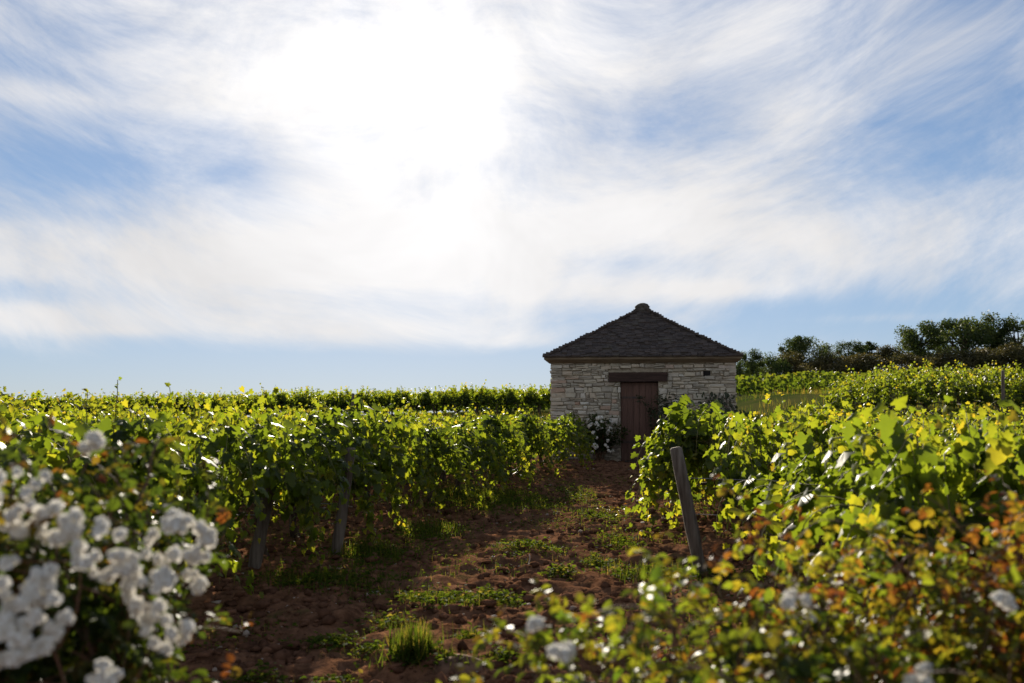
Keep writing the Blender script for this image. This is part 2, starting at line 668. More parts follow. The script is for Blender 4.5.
def tile_material():
    m, t, out = mat_base('stone_roof_tile')
    oc = obj_coord()
    n = noise(oc, 9, 5, 0.62)
    f = G.m('ADD', smooth(n, 0.3, 0.7) * 0.4, rand_island() * 0.6, clamp=True)
    col = mixrgb(f, (0.032, 0.023, 0.017), (0.088, 0.064, 0.048))
    col = mixrgb(smooth(noise(oc, 2.6, 6, 0.7), 0.52, 0.70) * 0.55, col, (0.105, 0.088, 0.058))
    col = mixrgb(smooth(noise(oc, 15, 3, 0.6), 0.66, 0.74) * 0.5, col, (0.17, 0.165, 0.14))
    p = principled(t, col, 0.85, 0.3)
    bump(n, 0.4, 0.02, p)
    t.links.new(p.outputs[0], out.inputs['Surface'])
    return m


M['stone'] = stone_material()
M['mortar'] = simple_mat('earth_mortar', (0.22, 0.175, 0.12), (0.36, 0.30, 0.215), 12, 0.95, 0.1, 0.5)
M['tile'] = tile_material()
M['old_wood'] = simple_mat('old_oak', (0.028, 0.016, 0.012), (0.062, 0.036, 0.027), 8, 0.85, 0.2, 0.5, 0, (0.3, 3, 3))
M['door_wood'] = simple_mat('red_brown_door', (0.075, 0.038, 0.025), (0.135, 0.070, 0.047), 7, 0.75, 0.3, 0.4, 0.35, (4, 4, 0.35))
M['eave_wood'] = simple_mat('eave_board', (0.12, 0.085, 0.05), (0.20, 0.15, 0.09), 8, 0.85, 0.2, 0.3, 0, (0.3, 2, 2))
M['iron'] = simple_mat('rusty_iron', (0.03, 0.024, 0.02), (0.08, 0.045, 0.03), 30, 0.7, 0.4)
M['dark'] = simple_mat('painted_recess_shade', (0.012, 0.011, 0.010), (0.02, 0.018, 0.016), 8, 0.95, 0.1)
M['finial'] = simple_mat('finial_stone', (0.045, 0.038, 0.030), (0.10, 0.085, 0.066), 9, 0.95, 0.15, 0.6)
M['moss_rock'] = simple_mat('earthy_rock', (0.07, 0.036, 0.021), (0.21, 0.12, 0.072), 9, 0.95, 0.1, 0.6)
M['twig'] = simple_mat('bleached_twig', (0.36, 0.30, 0.22), (0.52, 0.45, 0.36), 20, 0.8, 0.2)


# ------------------------------------------------------------------ ground
def build_ground():
    def axis(lo, hi, step, far_lo, far_hi, grow=1.12):
        mid = list(np.arange(lo, hi, step))
        a, s = [], step
        x = lo
        while x > far_lo:
            s *= grow; x -= s; a.append(x)
        b, s = [], step
        x = mid[-1]
        while x < far_hi:
            s *= grow; x += s; b.append(x)
        return np.array(a[::-1] + mid + b)
    xs = axis(-4.6, 4.6, 0.036, -1500, 1500)
    ys = axis(4.2, 21.5, 0.045, -60, 1800)
    X, Y = np.meshgrid(xs, ys)
    Z = terrain(X, Y)
    near = ss(-40, -3, -np.abs(X)) * 1.0
    near = ss(14, 5, np.abs(X)) * ss(40, 22, Y)
    r = fbm(X * 1.1, Y * 1.1, 3, 3) - .5
    c = fbm(X * 5.5, Y * 5.5, 11, 3, .55) - .5
    d = np.abs(fbm(X * 11, Y * 11, 29, 3, .6) - .5)
    Z = Z + near * (r * 0.12 + c * 0.13 - d * 0.10 + 0.012)
    far = ss(24, 60, Y)
    Z = Z + far * (fbm(X * .12, Y * .12, 41, 3) - .5) * 0.25
    nx, ny = len(xs), len(ys)
    V = np.stack([X, Y, Z], -1).reshape(-1, 3)
    i = np.arange(ny - 1)[:, None] * nx + np.arange(nx - 1)[None]
    F = np.stack([i, i + 1, i + nx + 1, i + nx], -1).reshape(-1, 4)
    o = obj('ground', new_mesh('ground', V, F), M['soil'])
    tag(o, 'red brown stony soil of the vineyard, rising to a grassy slope', kind='structure')


build_ground()

# edges of the dirt path between the two blocks of vines
PDIR = np.array([0.245, 0.970])      # along the path
PNOR = np.array([-0.970, 0.245])     # along the rows, away to the left


def left_edge(Y):
    return -2.62 + 0.252 * (Y - 5.5)


def right_edge(Y):
    return 2.0 + 0.252 * max(Y - 10.2, 0) * 1.1


# ------------------------------------------------------------------ hut
HUT = np.array([2.93, 22.45, 0.06])
HUT_RZ = R(-8)


def build_hut():
    rng = np.random.default_rng(5)
    root = thing('stone_hut', 'small square stone vineyard hut with dark pyramid roof and brown door', 'hut', HUT, HUT_RZ)
    W, D, H = 2.06, 4.12, 2.30          # half width, depth, wall height
    dx0, dx1, dh = -0.49, 0.36, 1.76    # door opening
    # mortar core with an opening for the door
    mb = MB()
    e = 0.03
    mb.box((-W + e, e, -0.4), (dx0, 0.42, H))
    mb.box((dx1, e, -0.4), (W - e, 0.42, H))
    mb.box((dx0, e + .004, dh + .05), (dx1, 0.416, H - .003))
    mb.box((-W + e, 0.424, -0.4), (-W + 0.42, D - e, H - .002))
    mb.box((W - 0.42, 0.424, -0.4), (W - e, D - e, H - .002))
    mb.box((-W + 0.424, D - 0.42, -0.4), (W - 0.424, D - e - .004, H - .004))
    obj('wall_core', mb.mesh('wall_core'), M['mortar'], root)
    # rubble stones
    st = MB()
    vent = (1.44, 1.97, 0.075, 0.065)
    for side in range(4):
        a = (0, PI / 2, PI, -PI / 2)[side]
        Mx = np.eye(4); Mx[1, 3] = D / 2
        Mc = np.eye(4); Mc[1, 3] = -D / 2
        L = W if side in (0, 2) else D / 2
        off = D / 2 if side in (0, 2) else W
        Mr = rotz(a)
        sh = np.eye(4); sh[1, 3] = -off
        T = Mx @ Mr @ sh
        z = -0.35
        row = 0
        while z < H - 0.02:
            h = float(rng.choice([0.06, 0.075, 0.09, 0.105, 0.13]))
            if z + h > H:
                h = H - z
                if h < 0.04:
                    break
            x = -L + rng.uniform(-.02, .02)
            while x < L - 0.02:
                w = rng.uniform(0.07, 0.27) * (1.2 if h < .1 else 1)
                if x < -L + .05 or x + w > L - .12:
                    w = rng.uniform(.22, .42)
                x1 = min(x + w, L + rng.uniform(-.015, .015))
                if L - x1 < 0.07:
                    x1 = L + rng.uniform(-.012, .012)
                lo, hi = x, x1
                skip = False
                if side == 0:
                    if z + h / 2 < dh + .05:
                        if lo < dx0 < hi: hi = dx0 + rng.uniform(-.015, .01)
                        elif lo < dx1 < hi: lo = dx1 - rng.uniform(-.015, .01)
                        elif dx0 <= lo and hi <= dx1: skip = True
                    if dh + 0.02 < z + h and z < dh + 0.30 and hi > -0.76 and lo < 0.58:
                        if lo < -0.76: hi = -0.755
                        elif hi > 0.58: lo = 0.575
                        else: skip = True
                    if abs((lo + hi) / 2 - vent[0]) < (hi - lo) / 2 + vent[2] and abs(z + h / 2 - vent[1]) < h / 2 + vent[3] * .7:
                        if lo < vent[0] - vent[2] - .03: hi = vent[0] - vent[2]
                        elif hi > vent[0] + vent[2] + .03: lo = vent[0] + vent[2]
                        else: skip = True
                if not skip and hi - lo > 0.03:
                    g = 0.006
                    pr = rng.uniform(-.012, .016)
                    # sometimes two thin stones instead of one tall one
                    zs = [(z + g, z + h - g)]
                    if h > .085 and rng.random() < .38:
                        c = z + h * rng.uniform(.4, .6)
                        zs = [(z + g, c - g / 2), (c + g / 2, z + h - g)]
                    for za, zb in zs:
                        st.chamfer_box(((lo + hi) / 2, 0.06 - pr, (za + zb) / 2), ((hi - lo) / 2 - g, 0.075, (zb - za) / 2), 0.016, T, 0.012, rng)
                x = x1
            z += h
            row += 1
    # the courses of a dry rubble wall wander up and down
    for q in st.V:
        c0 = q.mean(0)
        u0 = c0[0] + c0[1] * 1.7
        q[:, 2] += (fbm(np.array([u0 * 1.3]), np.array([c0[2] * 2.2]), 7, 2)[0] - .5) * .11
    obj('wall', st.mesh('wall'), M['stone'], root)
    # door
    door = MB()
    n = 6
    for i in range(n):
        a = dx0 + .01 + (dx1 - dx0 - .02) * i / n
        b = dx0 + .01 + (dx1 - dx0 - .02) * (i + 1) / n
        door.box((a + .003, 0.12 + rng.uniform(-.003, .003), 0.02), (b - .003, 0.155, dh + .02))
    d = obj('door', door.mesh('door'), M['door_wood'], root)
    hd = MB()
    hd.tube([(dx1 - .10, 0.115, .86), (dx1 - .10, 0.08, .86), (dx1 - .10, 0.08, .98), (dx1 - .10, 0.115, .98)], .010, 6)
    obj('handle', hd.mesh('handle'), M['iron'], d)
    for hz in (0.42, 1.42):
        hb = MB(); hb.box((dx0 + .02, 0.108, hz), (dx0 + .50, 0.1165, hz + .045))
        obj('strap_hinge', hb.mesh('strap_hinge'), M['iron'], d)
    li = MB()
    li.box((-0.745, -0.045, dh + .04), (0.565, 0.35, dh + .25), None, 0.008, rng)
    obj('lintel', li.mesh('lintel'), M['old_wood'], root)
    ds = MB(); ds.box((dx0 - .06, -0.02, -.2), (dx1 + .06, 0.36, 0.012), None, .006, rng)
    obj('doorstep', ds.mesh('doorstep'), M['finial'], root)
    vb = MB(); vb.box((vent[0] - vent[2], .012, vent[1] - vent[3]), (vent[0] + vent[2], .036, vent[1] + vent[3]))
    obj('vent_hole_shade', vb.mesh('vent_hole_shade'), M['dark'], root)  # thin panel, the shade inside the vent put into its near-black colour
    # flared cornice under the eave
    ov = 0.165
    z0 = H + 0.005
    prof = [(0.02, H - .085), (0.04, H - .08), (ov - .02, z0 + .00), (ov - .02, z0 + .045), (-.3, z0 + .045)]
    V, F = [], []
    cx, cyy = 0, D / 2
    for (o_, z_) in prof:
        for sx, sy in ((-1, -1), (1, -1), (1, 1), (-1, 1)):
            V.append((cx + sx * (W + o_), cyy + sy * (D / 2 + o_), z_))
    for i in range(len(prof) - 1):
        for k in range(4):
            k2 = (k + 1) % 4
            F.append((i * 4 + k, i * 4 + k2, (i + 1) * 4 + k2, (i + 1) * 4 + k))
    eb = MB(); eb.add(V, F)
    obj('cornice', eb.mesh('cornice'), M['eave_wood'], root)
    # roof
    rise, base = 1.30, z0 + .05
    HW = W + ov - 0.01

    def prof_z(t):
        return base + rise * (t + 0.06 * (t * t - t))
    core = MB()
    V, F = [], []
    NS = 8
    for i in range(NS + 1):
        t = i / NS
        hw = (HW - .03) * (1 - t) + .01
        for sx, sy in ((-1, -1), (1, -1), (1, 1), (-1, 1)):
            V.append((sx * hw, cyy + sy * hw, prof_z(t) - .012))
    for i in range(NS):
        for k in range(4):
            k2 = (k + 1) % 4
            F.append((i * 4 + k, i * 4 + k2, (i + 1) * 4 + k2, (i + 1) * 4 + k))
    F.append((3, 2, 1, 0))
    core.add(V, F)
    roof = obj('roof', core.mesh('roof'), M['tile'], root)
    ti = MB()
    NC = 34
    for i in range(NC):
        t = i / NC
        hw = HW * (1 - t)
        zz = prof_z(t)
        sl = math.atan2(prof_z(t + 1 / NC) - zz, HW / NC)
        for side in range(4):
            Mr = rotz(side * PI / 2)
            x = -hw - .01 + rng.uniform(-.02, .02)
            while x < hw:
                w = rng.uniform(.09, .19)
                x1 = min(x + w, hw + .015)
                if x1 - x > .03:
                    th_ = rng.uniform(.018, .044)
                    ln = 0.15
                    tilt = sl - 0.10 + rng.uniform(-.04, .04)
                    c, s = math.cos(tilt), math.sin(tilt)
                    T = np.eye(4)
                    T[:3, :3] = np.array([[1, 0, 0], [0, c, -s], [0, s, c]])
                    T[:3, 3] = (0, -hw + rng.uniform(-.012, .012), zz + rng.uniform(-.004, .008))
                    Mc = np.eye(4); Mc[1, 3] = cyy
                    ti.box((x + .003, -0.01, 0), (x1 - .003, ln, th_), Mc @ Mr @ T, 0.004, rng)
                x = x1
    obj('roof_tiles', ti.mesh('roof_tiles'), M['tile'], roof)
    # finial: rough stone knob
    zt = prof_z(1.0)
    fin = MB()
    pr = [(0.02, -.20), (.24, -.17), (.21, -.06), (.165, -.01), (.18, .04), (.17, .10), (.13, .155), (.07, .19), (.004, .205)]
    seg = 12
    V, F = [], []
    for r_, z_ in pr:
        for k in range(seg):
            q = 2 * PI * k / seg
            rr = r_ * (1 + rng.uniform(-.07, .07))
            V.append((rr * math.cos(q), cyy + rr * math.sin(q), zt + z_ * .62 + rng.uniform(-.008, .008)))
    for i in range(len(pr) - 1):
        for k in range(seg):
            k2 = (k + 1) % seg
            F.append((i * seg + k, i * seg + k2, (i + 1) * seg + k2, (i + 1) * seg + k))
    fin.add(V, F)
    obj('finial', fin.mesh('finial', True), M['finial'], roof)


build_hut()


def hut_pt(x, y, z):
    c, s = math.cos(HUT_RZ), math.sin(HUT_RZ)
    return np.array([HUT[0] + c * x - s * y, HUT[1] + s * x + c * y, HUT[2] + z])


# ------------------------------------------------------------------ grapevines
def gen_vine(seed, height=1.25, n_up=30, drape_end=0, n_side=10, leaf=0.118, step=0.060, width=0.5):
    """row runs along local x; drape_end > 0 adds a curtain of shoots hanging at the +x end"""
    rng = np.random.default_rng(seed)
    P, tip, nor, size, tint = [], [], [], [], []
    canes = MB()

    def shoot(p, d, L, out, bend, size0, cane=True):
        p = np.array(p, float); d = nrm(np.array(d, float)); out = np.array(out, float)
        n = max(int(L / step), 3)
        path = [p.copy()]
        if p[2] > .62:
            path = [np.array([np.clip(p[0] * .8, -.4, .4), 0, .52]), p * .5 + np.array([np.clip(p[0] * .8, -.4, .4), 0, .52]) * .5 + rng.normal(0, .015, 3), p.copy()]
        sgn = 1
        for i in range(n):
            t = i / n
            d = d + rng.normal(0, .10, 3) + np.array([0, 0, -bend * (0.3 + t)])
            if p[2] > height * 0.93:
                d = d + out * .10 + np.array([0, 0, -.14])
            d = nrm(d)
            p = p + d * step
            p[2] = max(p[2], .10)
            path.append(p.copy())
            lat = nrm(np.cross(d, rng.normal(0, 1, 3)))
            o = nrm(out * .8 + lat * .9 + rng.normal(0, .25, 3))
            for _ in range(1 if rng.random() < .65 else 2):
                sgn = -sgn
                q = p + o * rng.uniform(.03, .09) + rng.normal(0, .02, 3)
                P.append(q)
                tip.append(nrm(o * .55 + np.array([0, 0, -.75]) + rng.normal(0, .40, 3)))
                nor.append(nrm(o * .75 + np.array([0, 0, .55]) + rng.normal(0, .45, 3)))
                s = size0 * rng.uniform(.62, 1.15) * (1 - .62 * t ** 2.2)
                size.append(s)
                tint.append(np.clip(.22 + .5 * t ** 1.6 + rng.normal(0, .15) + (.45 if rng.random() < .012 else 0), 0, 1))
        if cane:
            canes.tube(path, np.linspace(.0042, .0015, len(path)), 4, cap=False)

    for i in range(n_up):
        u = rng.uniform(-.55, .55)
        sd = rng.choice([-1, 1])
        out = np.array([rng.normal(0, .35), sd, .1])
        tall = rng.random() < .22
        L = rng.uniform(.50, .88) * (height / 1.25) + (rng.uniform(.10, .42) if tall else 0)
        shoot((u, rng.normal(0, .05), rng.uniform(.42, .62)), (rng.normal(0, .16), sd * rng.uniform(.05, .32), 1), L, out, -.02 if tall else .035, leaf)
    for i in range(n_side):
        u = rng.uniform(-.55, .55)
        sd = rng.choice([-1, 1])
        out = np.array([rng.normal(0, .3), sd, 0])
        shoot((u, sd * rng.uniform(.05, .16), rng.uniform(.60, height * .92)), (rng.normal(0, .3), sd * 1.0, rng.uniform(-.1, .5)), rng.uniform(.35, .75), out * .6, .30, leaf)
    for i in range(drape_end):
        q = rng.uniform(-1.25, 1.25)
        out = np.array([math.cos(q), math.sin(q), 0])
        shoot((.34 + .12 * out[0], .18 * out[1], rng.uniform(.70, height * 1.0)), out * rng.uniform(.25, .7) + np.array([0, 0, rng.uniform(0, .7)]), rng.uniform(.7, 1.35), out * .35, .30, leaf * .95)
    P = np.array(P); tip = np.array(tip); nor = np.array(nor)
    lm = leaves_mesh('foliage', [scatter(GRAPE, P, tip, nor, np.array(size), np.array(tint), rng)])
    # gnarled trunk with two arms along the wire
    tb = MB()
    zz = np.linspace(-.06, .50, 9)
    px, py = np.cumsum(rng.normal(0, .018, 9)), np.cumsum(rng.normal(0, .016, 9))
    px -= px[0]; py -= py[0]
    pts = np.stack([px, py, zz], 1)
    tb.tube(pts, np.linspace(.048, .034, 9) * (1 + rng.uniform(-.2, .25, 9)), 8, rng, .16)
    for sx in (-1, 1):
        k = np.linspace(0, 1, 7)
        arm = np.stack([pts[-1, 0] + sx * .5 * k, pts[-1, 1] * (1 - k) + rng.normal(0, .012, 7), .49 + .07 * np.sin(k * 2.2) + rng.normal(0, .012, 7)], 1)
        arm[0] = pts[-1]
        tb.tube(arm, np.linspace(.030, .014, 7), 6, rng, .18)
    return dict(foliage=lm, trunk=tb.mesh('trunk', True), canes=canes.mesh('canes', True))


VINE = [gen_vine(100 + i, 1.25, n_up=16, n_side=5) for i in range(5)]
VEND = [gen_vine(200 + i, 1.25, n_up=15, n_side=5, drape_end=17) for i in range(3)]
VBIG = gen_vine(330, 1.25, n_up=20, n_side=6, drape_end=34)
VNEAR = [gen_vine(340 + i, 1.25, n_up=20, n_side=7, drape_end=6, leaf=.13) for i in range(2)]
VFAR = [gen_vine(400 + i, 1.22, n_up=26, n_side=8, leaf=.16, step=.10) for i in range(4)]

PROTO = {}


def place_vine(kind, i, x, y, rz, label, group, sz=1.0, sx=1.0):
    """the first of a kind is built, the others are copies of it and of its parts"""
    src = {'v': VINE, 'e': VEND, 'b': [VBIG], 'n': VNEAR, 'f': VFAR}[kind]
    i %= len(src)
    key = (kind, i)
    if key not in PROTO:
        r = thing('grapevine', label, 'grapevine', (x, y, th(x, y)), rz, group)
        obj('trunk', src[i]['trunk'], M['bark'], r)
        obj('foliage', src[i]['foliage'], M['vine_leaf'], r)
        if kind != 'f':
            obj('canes', src[i]['canes'], M['cane'], r)
        PROTO[key] = r
    else:
        p = PROTO[key]
        r = p.copy()
        COL.objects.link(r)
        for ch in list(p.children):
            c = ch.copy()
            COL.objects.link(c)
            c.parent = r
        r.location = (x, y, th(x, y))
        r.rotation_euler = (0, 0, rz)
        tag(r, label, 'grapevine', group)
    r.scale = (sx, 1, sz)
    return r


ORD = ['first', 'second', 'third', 'fourth', 'fifth', 'sixth', 'seventh', 'eighth', 'ninth', 'tenth', 'eleventh', 'twelfth', 'thirteenth', 'fourteenth',
       'fifteenth', 'sixteenth', 'seventeenth', 'eighteenth', 'nineteenth', 'twentieth']


def build_rows():
    rnd = random.Random(9)
    ang = math.atan2(PNOR[1], PNOR[0])      # pointing away to the left
    # rows left of the path; local +x faces the path
    for k in range(14):
        Y = 5.35 + k * 1.13
        ex = left_edge(Y) + rnd.uniform(-.16, .16)
        n = 0
        while True:
            d = 0.5 + n * 1.0
            x, y = ex + PNOR[0] * d, Y + PNOR[1] * d
            if x < -0.53 * y - 0.9 or n > 14:
                break
            if n == 0:
                lab = f'grapevine hanging over the path end of the {ORD[k]} row left of the path'
                kind = 'e'
            else:
                lab = f'leafy grapevine, {ORD[n]} from the path within the {ORD[k]} row left of the path'
                kind = 'v'
            h = 0.99 - 0.016 * k + rnd.uniform(-.13, .11)
            place_vine(kind, rnd.randrange(9), x, y, ang + PI + rnd.uniform(-.08, .08), lab, 'grapevines in the rows left of the path', h, rnd.uniform(.80, 1.05))
            n += 1
    # rows right of the path; local +x faces the path again, so turned round
    ends = [(1.72, 4.55), (1.92, 5.65), (2.02, 6.85), (1.78, 8.45), (1.95, 9.95)] + [(right_edge(10.15 + j * 1.05) + .1, 10.15 + j * 1.05) for j in range(1, 10)]
    for k, (ex, Y) in enumerate(ends):
        n = 0
        while True:
            d = 0.5 + n * 1.0
            x, y = ex - PNOR[0] * d, Y - PNOR[1] * d
            if x > 0.53 * y + 1.0 or n > 11:
                break
            if k == 4 and n == 0:
                kind, lab = 'b', 'bright backlit grapevine hanging in a tall curtain beside the path before the hut door'
            elif n == 0:
                kind, lab = ('n' if k < 3 else 'v' if k == 3 else 'e'), f'grapevine closing the path end of the {ORD[k]} row on the right of the path'
            else:
                kind, lab = ('n' if k < 2 else 'v'), f'leafy grapevine, {ORD[n]} from the path within the {ORD[k]} row right of the path'
            h = (0.93, 0.92, 0.92, 0.92, 0.97)[k] if k < 5 else 0.92 - .012 * (k - 4)
            if k == 0 and n == 0: h = 1.01
            place_vine(kind, rnd.randrange(9), x, y, ang + rnd.uniform(-.08, .08), lab, 'grapevines in the rows right of the path', h + rnd.uniform(-.04, .04), rnd.uniform(.95, 1.08))
            n += 1
    # rows on the slope behind, left of the hut
    for k in range(2):
        n = 0
        while True:
            x = 2.3 - n * 1.0
            y = 47.0 + k * 1.3 + 0.10 * n
            if x < -0.53 * y - 1 or n > 34:
                break
            place_vine('f', rnd.randrange(9), x, y, rnd.uniform(-.1, .1) + (PI if rnd.random() < .5 else 0),
                       f'small distant grapevine in the {("front", "second")[k]} crest row left of the hut',
                       f'distant grapevines of the {("front", "second")[k]} crest row', 1.0 + rnd.uniform(-.1, .1), rnd.uniform(.95, 1.1))
            n += 1
    # dark rows on the bank right of the hut
    for k in range(4):
        for n in range(9):
            x = 9.3 + k * .5 + n * 1.0
            y = 27.5 + k * 1.25 - 0.12 * n
            if x > .53 * y + 1.5:
                break
            lab = f'shaded dark grapevine, {ORD[n]} along the {ORD[k]} row on the bank beyond the hut'
            place_vine('v', rnd.randrange(9), x, y, rnd.uniform(-.15, .15) + (PI if rnd.random() < .5 else 0), lab, 'grapevines on the bank right of the hut', 0.95 + rnd.uniform(-.12, .1), rnd.uniform(.9, 1.05))


build_rows()


def build_tall_shoots():
    rng = np.random.default_rng(61)
    vines = [o for o in COL.objects if o.get('category') == 'grapevine']
    for px, py, Y in ((118, 377, 7.6), (172, 386, 7.9), (88, 390, 7.4)):
        t = at(px, py, Y)
        r = min(vines, key=lambda o: (o.location.x - t[0]) ** 2 + (o.location.y - t[1]) ** 2)
        inv = np.array(r.matrix_basis.inverted())
        k = np.linspace(0, 1, 9)[:, None]
        b = np.array([t[0] + rng.normal(0, .05), t[1], 1.0])
        pts = b + (t - b) * k + rng.normal(0, .008, (9, 3)) * k
        loc = (np.c_[pts, np.ones(9)] @ inv.T)[:, :3]
        mb = MB()
        mb.tube(loc, np.linspace(.006, .003, 9), 5)
        o = obj('shoot', mb.mesh('shoot', True), M['cane'], r)
        P = np.repeat(loc[4:], 2, 0) + rng.normal(0, .012, (10, 3))
        lm = leaves_mesh('shoot_leaves', [scatter(GRAPE, P, rng.normal(0, 1, (10, 3)) + [0, 0, .3], rng.normal(0, 1, (10, 3)), rng.uniform(.02, .05, 10), rng.uniform(.4, .9, 10), rng)])
        obj('shoot_leaves', lm, M['vine_leaf'], o)


build_tall_shoots()


def build_far_rows():
    """the small rows far up the slope: one mass"""
    rng = np.random.default_rng(77)
    parts = []

    def row(x0, y0, x1, y1, h=1.15, w=.5, dens=85, leaf=.21):
        L = math.hypot(x1 - x0, y1 - y0)
        n = int(L * dens)
        t = rng.uniform(0, 1, n)
        x, y = x0 + (x1 - x0) * t, y0 + (y1 - y0) * t
        clump = .75 + .5 * fbm(t * L * .9, np.full(n, y0), 5, 2)
        zz = rng.beta(1.6, 1.2, n)
        off = rng.normal(0, w / 2.6, n)
        P = np.stack([x, y + off, terrain(x, y) + .22 + zz * (h - .22) * clump], 1)
        o = np.stack([rng.normal(0, .5, n), np.sign(off) + rng.normal(0, .4, n), rng.uniform(.1, .9, n)], 1)
        tip = np.stack([rng.normal(0, .5, n), np.sign(off) * .5 + rng.normal(0, .4, n), rng.uniform(-1, .1, n)], 1)
        parts.append(scatter(QUAD, P, tip, nrm(o), rng.uniform(.7, 1.2, n) * leaf, np.clip(.25 + .4 * zz + rng.normal(0, .14, n), 0, 1), rng))
    for k in range(6):                                  # behind the crest rows on the left
        row(2.5, 49.8 + k * 1.3, -34, 53.0 + k * 1.3)
    for k in range(2):                                  # rows right of the hut, mid slope
        row(9.5, 48 + k * 1.6, 26 + k * .5, 47 + k * 1.6)
    for k in range(7):                                  # upper slope
        row(18, 88 + k * 1.8, 62, 85 + k * 1.8, leaf=.26, dens=60)
    for k in range(2):
        row(22 + k * .3, 40 + k * 1.6, 46, 38.5 + k * 1.6)
    for k in range(6):
        row(34, 70 + k * 1.8, 62, 68 + k * 1.8, leaf=.24, dens=60)
    for k in range(4):
        row(48, 112 + k * 1.8, 96, 108 + k * 1.8, leaf=.3, dens=50)
    o = obj('distant_vineyard', leaves_mesh('distant_vineyard', parts), M['far_leaf'])
    tag(o, 'far vine rows on the slope behind the hut, below the dark trees', kind='stuff')


build_far_rows()


# ------------------------------------------------------------------ posts and wires
def post(px0, py0, Y, pxt, pyt, rad, label, seed, group='weathered trellis end posts', dy=0.0):
    rng = np.random.default_rng(seed)
    b, t = at(px0, py0, Y), at(pxt, pyt, Y + dy)
    b[2] = th(b[0], b[1]) - .12
    k = np.linspace(0, 1, 8)[:, None]
    pts = b + (t - b) * k
    mb = MB()
    pts = np.concatenate([pts, pts[-1:] + (t - b) * .012])
    mb.tube(pts, list(np.linspace(rad * 1.05, rad * .95, 8) * (1 + rng.uniform(-.06, .06, 8))) + [rad * .72], 9, rng, .09)
    base = pts[1].copy()
    o = obj('trellis_post', mb.mesh('trellis_post', True), M['post'])
    o.data.transform(__import__('mathutils').Matrix.Translation(tuple(-base)))
    o.location = tuple(base)
    tag(o, label, 'post', group)
    return b, t


def wire(p, q, label, sag=.02):
    mb = MB()
    k = np.linspace(0, 1, 10)
    pts = np.array(p)[None] + (np.array(q) - np.array(p))[None] * k[:, None]
    pts[:, 2] -= sag * 4 * k * (1 - k)
    mb.tube(pts, .003, 5)
    o = obj('trellis_wire', mb.mesh('trellis_wire', True), M['wire'])
    tag(o, label, 'wire', 'thin trellis wires')


rb, rt = post(705, 578, 7.85, 676, 449, .050, 'leaning grey wooden post standing free beside the path in front of the bright vine', 1)
lb, lt = post(334, 560, 8.85, 351, 449, .048, 'grey leaning post at the left row ends, nearer the hut than its twin', 3)
lb2, lt2 = post(250, 576, 8.05, 276, 455, .050, 'brown leaning post in deep shade among the left vines, nearer the roses', 4)
post(352, 430, 30.0, 353, 394, .05, 'thin dark stake against the crest vines left of the hut', 5, 'thin distant stakes')
post(1003, 420, 26.5, 1003, 371, .045, 'thin dark stake among the shaded vines on the bank, far right', 6, 'thin distant stakes')
for f, w_ in ((.55, 'lower'), (.80, 'upper')):
    p = rb + (rt - rb) * f
    wire(p, p + np.array([.97, -.245, 0]) * 4.0, f'{w_} thin wire running from the leaning grey post into the right vines')
    p = lb + (lt - lb) * f
    wire(p, p + np.array([-.97, .245, 0]) * 4.0, f'{w_} thin wire running from the left post nearer the hut')
    p = lb2 + (lt2 - lb2) * f
    wire(p, p + np.array([-.97, .245, 0]) * 3.0, f'{w_} thin wire running from the shaded left post nearer the roses')


# ------------------------------------------------------------------ roses
def gen_blossom(seed, d=0.05):
    """a full, many petalled bloom facing +z"""
    rng = np.random.default_rng(seed)
    V, F = [], []
    k = 0
    n = 30
    for i in range(n):
        f = (i + .5) / n
        ph = f * 1.85
        q = i * 2.39996 + rng.uniform(-.2, .2)
        nr = np.array([math.sin(ph) * math.cos(q), math.sin(ph) * math.sin(q), math.cos(ph)])
        out = np.array([math.cos(ph) * math.cos(q), math.cos(ph) * math.sin(q), -math.sin(ph)])
        sd = np.cross(nr, out)
        w = .15 + .20 * f
        c = nr * np.array([1, 1, .72]) * (.36 + .10 * f + rng.uniform(-.03, .05))
        lift = rng.uniform(.30, 1.45) * (1.1 - .4 * f)
        for a in (-1, 0, 1):
            for b in (-1, 0, 1):
                p = c + sd * a * w * (1 - .25 * abs(b)) + out * b * w + nr * (lift * w * (b + .3) - .35 * w * a * a + rng.uniform(-.02, .02))
                V.append(p * d)
        for a in range(2):
            for b in range(2):
                j = k + a * 3 + b
                F.append((j, j + 1, j + 4, j + 3))
        k += 9
    return new_mesh('blossom', np.array(V), np.array(F))


BLOSSOM = [gen_blossom(i) for i in range(4)]


